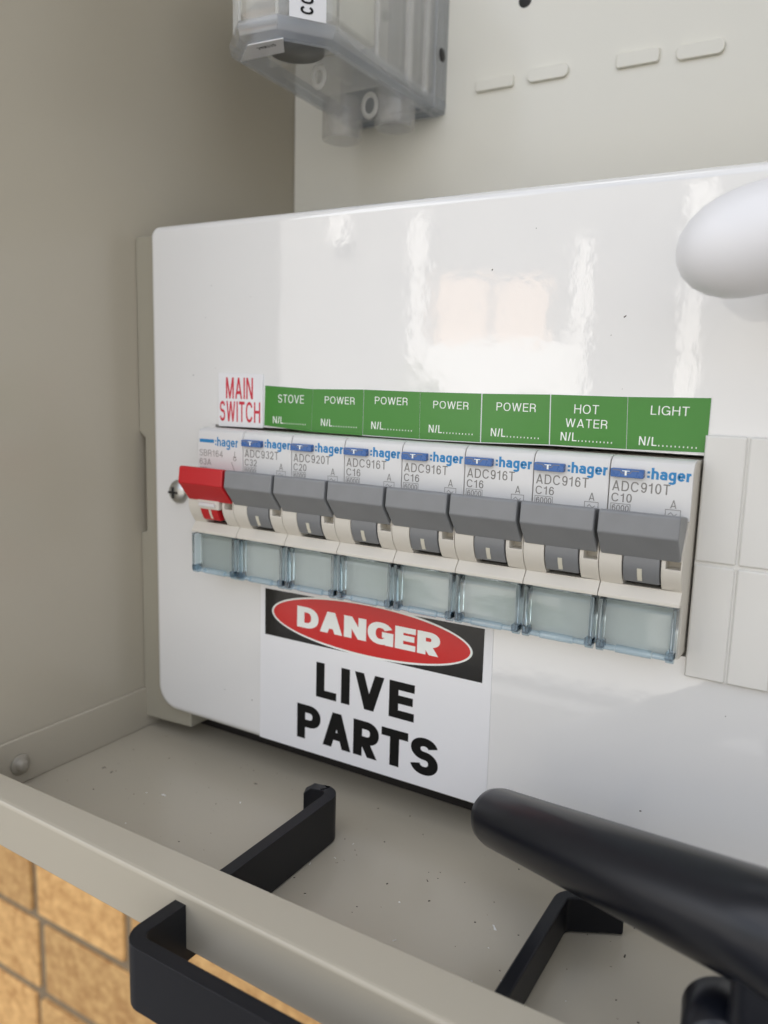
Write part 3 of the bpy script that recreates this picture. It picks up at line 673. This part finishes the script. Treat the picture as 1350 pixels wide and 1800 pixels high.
# facet lettering: local x runs up the facet, local z runs across
rot = Matrix(((0, -fn.x, -fd.x, 0), (0, -fn.y, -fd.y, 0), (1, 0, 0, 0), (0, 0, 0, 1)))
cpos = (fa + fd * 10.2 + fn * .25) * S
txt = text('lettering', 'CO', 103.2, 108.0, 0, 3.8, 0, 'inkblack', fh, .2, .22, rot=Matrix.Translation((cpos.x, cpos.y, 0)) @ rot)
bm = bmesh.new(); q_ = [fa + fd * 3.2, fa + fd * 14.0]
for (za, zb) in ((101.9, 150),):
    vs = [bm.verts.new(Vector((*(p + fn * .12), z)) * S) for p, z in ((q_[0], za), (q_[1], za), (q_[1], zb), (q_[0], zb))]
    bm.faces.new(vs)
fl = newobj('facet_label', frombm(bm, 'facet_label'), 'white', fh)
# serial marks under the sticker (face down)
rot2 = Matrix(((1, 0, 0, 0), (0, 0, -1, 0), (0, 1, 0, 0), (0, 0, 0, 1)))
t2 = text('serial_lettering', '34N110', -8.5, -2.0, 6.6, 8.0, 0, 'inkblack', fh, .16, .2, rot=Matrix.Translation((0, .0, 95.95 * S)) @ Matrix(((1, 0, 0, 0), (0, 0, 1, 0), (0, -1, 0, 0), (0, 0, 0, 1))))

# ================================================================ U HANDLE through the lip
uh = thing('strap_handle', 'black flat-bar handle passing through the front lip with bent feet on the tray', 'handle', (0, 0, 0))
zb, zt = -120.6, -107.8
def bend(cx, cy, r, a0, a1, n=6): return arcpts(cx, cy, r, a0, a1, n)
strap('handle_bar', [(31.2, -19.2), (33.2, -18.3), (37.6, -18.0)] + arcpts(37.1, -21.4, 3.4, 80, 0, 6) + [(40.5, -60), (40.3, -85)] + bend(43.8, -85, 3.5, 180, 270) + [(240, -89.8)],
      zb, zt, 3.2, 'blackmetal', uh, .55, ends={0: (-118.2, -109.8), 1: (-120.4, -108.2), **{k: (-120.4, -106.8) for k in range(11, 19)}})
strap('leg', [(105.2, -87.0), (105.2, -24.5)] + arcpts(108.6, -22.5, 3.4, 180, 110, 5) + [(115.5, -14.8), (117.5, -14.0)], zb, -112.0, 3.0, 'blackmetal', uh, .5)

# ================================================================ LATCH LEVER
lv = thing('latch_lever', 'thick rounded black lever across the lower right corner', 'lever')
A = Vector((89.2, -21.5, -98.3)); B = Vector((152.0, -63.0, -77.6)); d = (B - A); Lr = d.length; dn = d.normalized()
revolve('grip', A - dn * 5.9, dn, [(0, .05), (.2, 2.0), (.9, 3.9), (2.1, 5.4), (3.8, 6.4), (6.2, 6.9), (20, 7.2), (45, 7.9), (Lr, 8.8), (Lr + 30, 9.4)], 'blackplastic', lv, n=56)
box('stem', 144.3, 168, -68, -52, FZ, -80, 'blackplastic', lv, bevel=3.2, seg=5)
revolve('pivot_boss', (143.0, -56, -98), (0.15, -1, 0), [(0, 5.8), (.5, 6.3), (10, 6.3), (11, 5.6), (11.4, 3)], 'blackplastic', lv, n=40)

# ================================================================ debris
def debris(name, n, area, size, m, lab, cat, flat=.3, fib=.15):
    bm = bmesh.new()
    for i in range(n):
        x, y, z, nrm = area()
        s_ = min(size * 1.9, size * random.lognormvariate(0, .5)); L = s_ * (random.uniform(2, 4) if random.random() < fib else random.uniform(.8, 1.6)); a = random.uniform(0, pi)
        u = Vector((cos(a), sin(a), 0)) if nrm == 'z' else Vector((cos(a), 0, sin(a)))
        v = Vector((-sin(a), cos(a), 0)) if nrm == 'z' else Vector((-sin(a), 0, cos(a)))
        k = Vector((0, 0, 1)) if nrm == 'z' else Vector((0, -1, 0)); c = Vector((x, y, z))
        loft(bm, [[c + u * (L * s1 * h_) + v * (s_ * s2 * h_) * .5 + k * t * s_ * flat for s1, s2 in ((-.5, -1), (.5, -.7), (.6, .8), (-.4, 1))] for t, h_ in ((0, 1), (1, .6))])
    o = newobj(name, frombm(bm, name), m); tag(o, lab, cat, kind='stuff'); return o
debris('floor_grit', 190, lambda: (random.uniform(-45, 140), random.uniform(-64, 4), FZ, 'z'), .20, 'dirt', 'dark grit and crumbs scattered on the beige tray floor', 'grit')
debris('metal_swarf', 16, lambda: (random.uniform(-20, 125), random.uniform(-62, -15), FZ, 'z'), .30, 'swarf', 'tiny bright metal shavings scattered on the beige tray floor', 'swarf', fib=.5)
debris('panel_specks', 34, lambda: (random.uniform(-30, 145), 0.0, random.uniform(-105, 45), 'y'), .16, 'dirt', 'tiny dark specks stuck on the glossy white cover', 'specks', fib=.05)

# ================================================================ unseen yard pieces, added to give the glossy panel its reflections
opp = thing('yard_fence', 'dark paling fence across the yard, seen only as a reflection', 'fence', (-2000, -5200, -1400))
box('fence_panel', -6000, 6000, 0, 60, 0, 3100, mat('weathered_dark_timber', (0.19, 0.185, 0.175), .8, .3, 3), opp)
gw = thing('garden_wall', 'white rendered garden wall in sun, seen only as a reflection', 'wall', (-2100, -5000, -1400))
box('wall_face', -630, 600, -120, 0, 0, 1720, mat('white_render', (0.58, 0.575, 0.555), .85, .05, 5), gw)
pw = thing('letterbox_pier', 'peach rendered pier with two panels in sun, seen only as a reflection', 'pier', (-2180, -5130, -1400))
boxes('pier_face', [(-440, -30, -60, 0, 1700, 2190), (30, 420, -60, 0, 1700, 2150)], mat('peach_render', (0.50, 0.39, 0.31), .85, .05, 5), pw)
def shrub(loc, rx, rz, n, lab, seed):
    rnd = random.Random(seed); t = thing('shrub', lab, 'shrub', loc); bm = bmesh.new()
    for i in range(n):
        a = rnd.uniform(0, 2 * pi); q = math.sqrt(rnd.random()); c = Vector((rx * q * cos(a), rnd.uniform(-150, 150), rz + rz * q * sin(a)))
        u = Vector((rnd.uniform(-1, 1), rnd.uniform(-.5, .5), rnd.uniform(-1, 1))).normalized() * rnd.uniform(25, 60); v = u.cross(Vector((rnd.uniform(-.4, .4), 1, rnd.uniform(-.4, .4)))).normalized() * rnd.uniform(15, 35)
        bm.faces.new([bm.verts.new((c + k) * S) for k in (-u, v, u, -v)])
    me = bpy.data.meshes.new('foliage'); bm.to_mesh(me); bm.free(); tag(newobj('foliage', me, leafm, t), kind='stuff')
leafm = mat('sunlit_leaf', (0.13, 0.15, 0.07), .6, .4, 8)
shrub((-1640, -4760, -1400), 330, 690, 420, 'leafy shrub in front of the garden wall, seen only as a reflection', 3)
shrub((-2560, -4760, -1400), 240, 830, 300, 'taller leafy shrub at the garden wall end, seen only as a reflection', 5)
POSTL = ['tall white post left of the peach pier, mirrored in the panel', 'white post right of the peach pier, mirrored in the panel', 'white post mirrored below the fixing knob',
         'short white block mirrored above the fixing knob', 'small white block mirrored near the top left of the panel']
for i, (x, z0, z1, wd) in enumerate(((-2700, 300, 1210, 120), (-1490, 500, 980, 110), (-810, 150, 700, 120), (-800, 880, 1250, 150), (-3400, 1080, 1290, 150))):
    p_ = thing('yard_post', POSTL[i], 'post', (x, -4980, -1400), group='white yard posts mirrored in the panel')
    box('post', -wd / 2, wd / 2, -wd, 0, 0 if i < 3 else z0 + 1400, z1 + 1400, mat('white_paint', (0.54, 0.53, 0.51), .6, .05, 5), p_)  # unseen strips and blocks, added as sources of the mirrored streaks
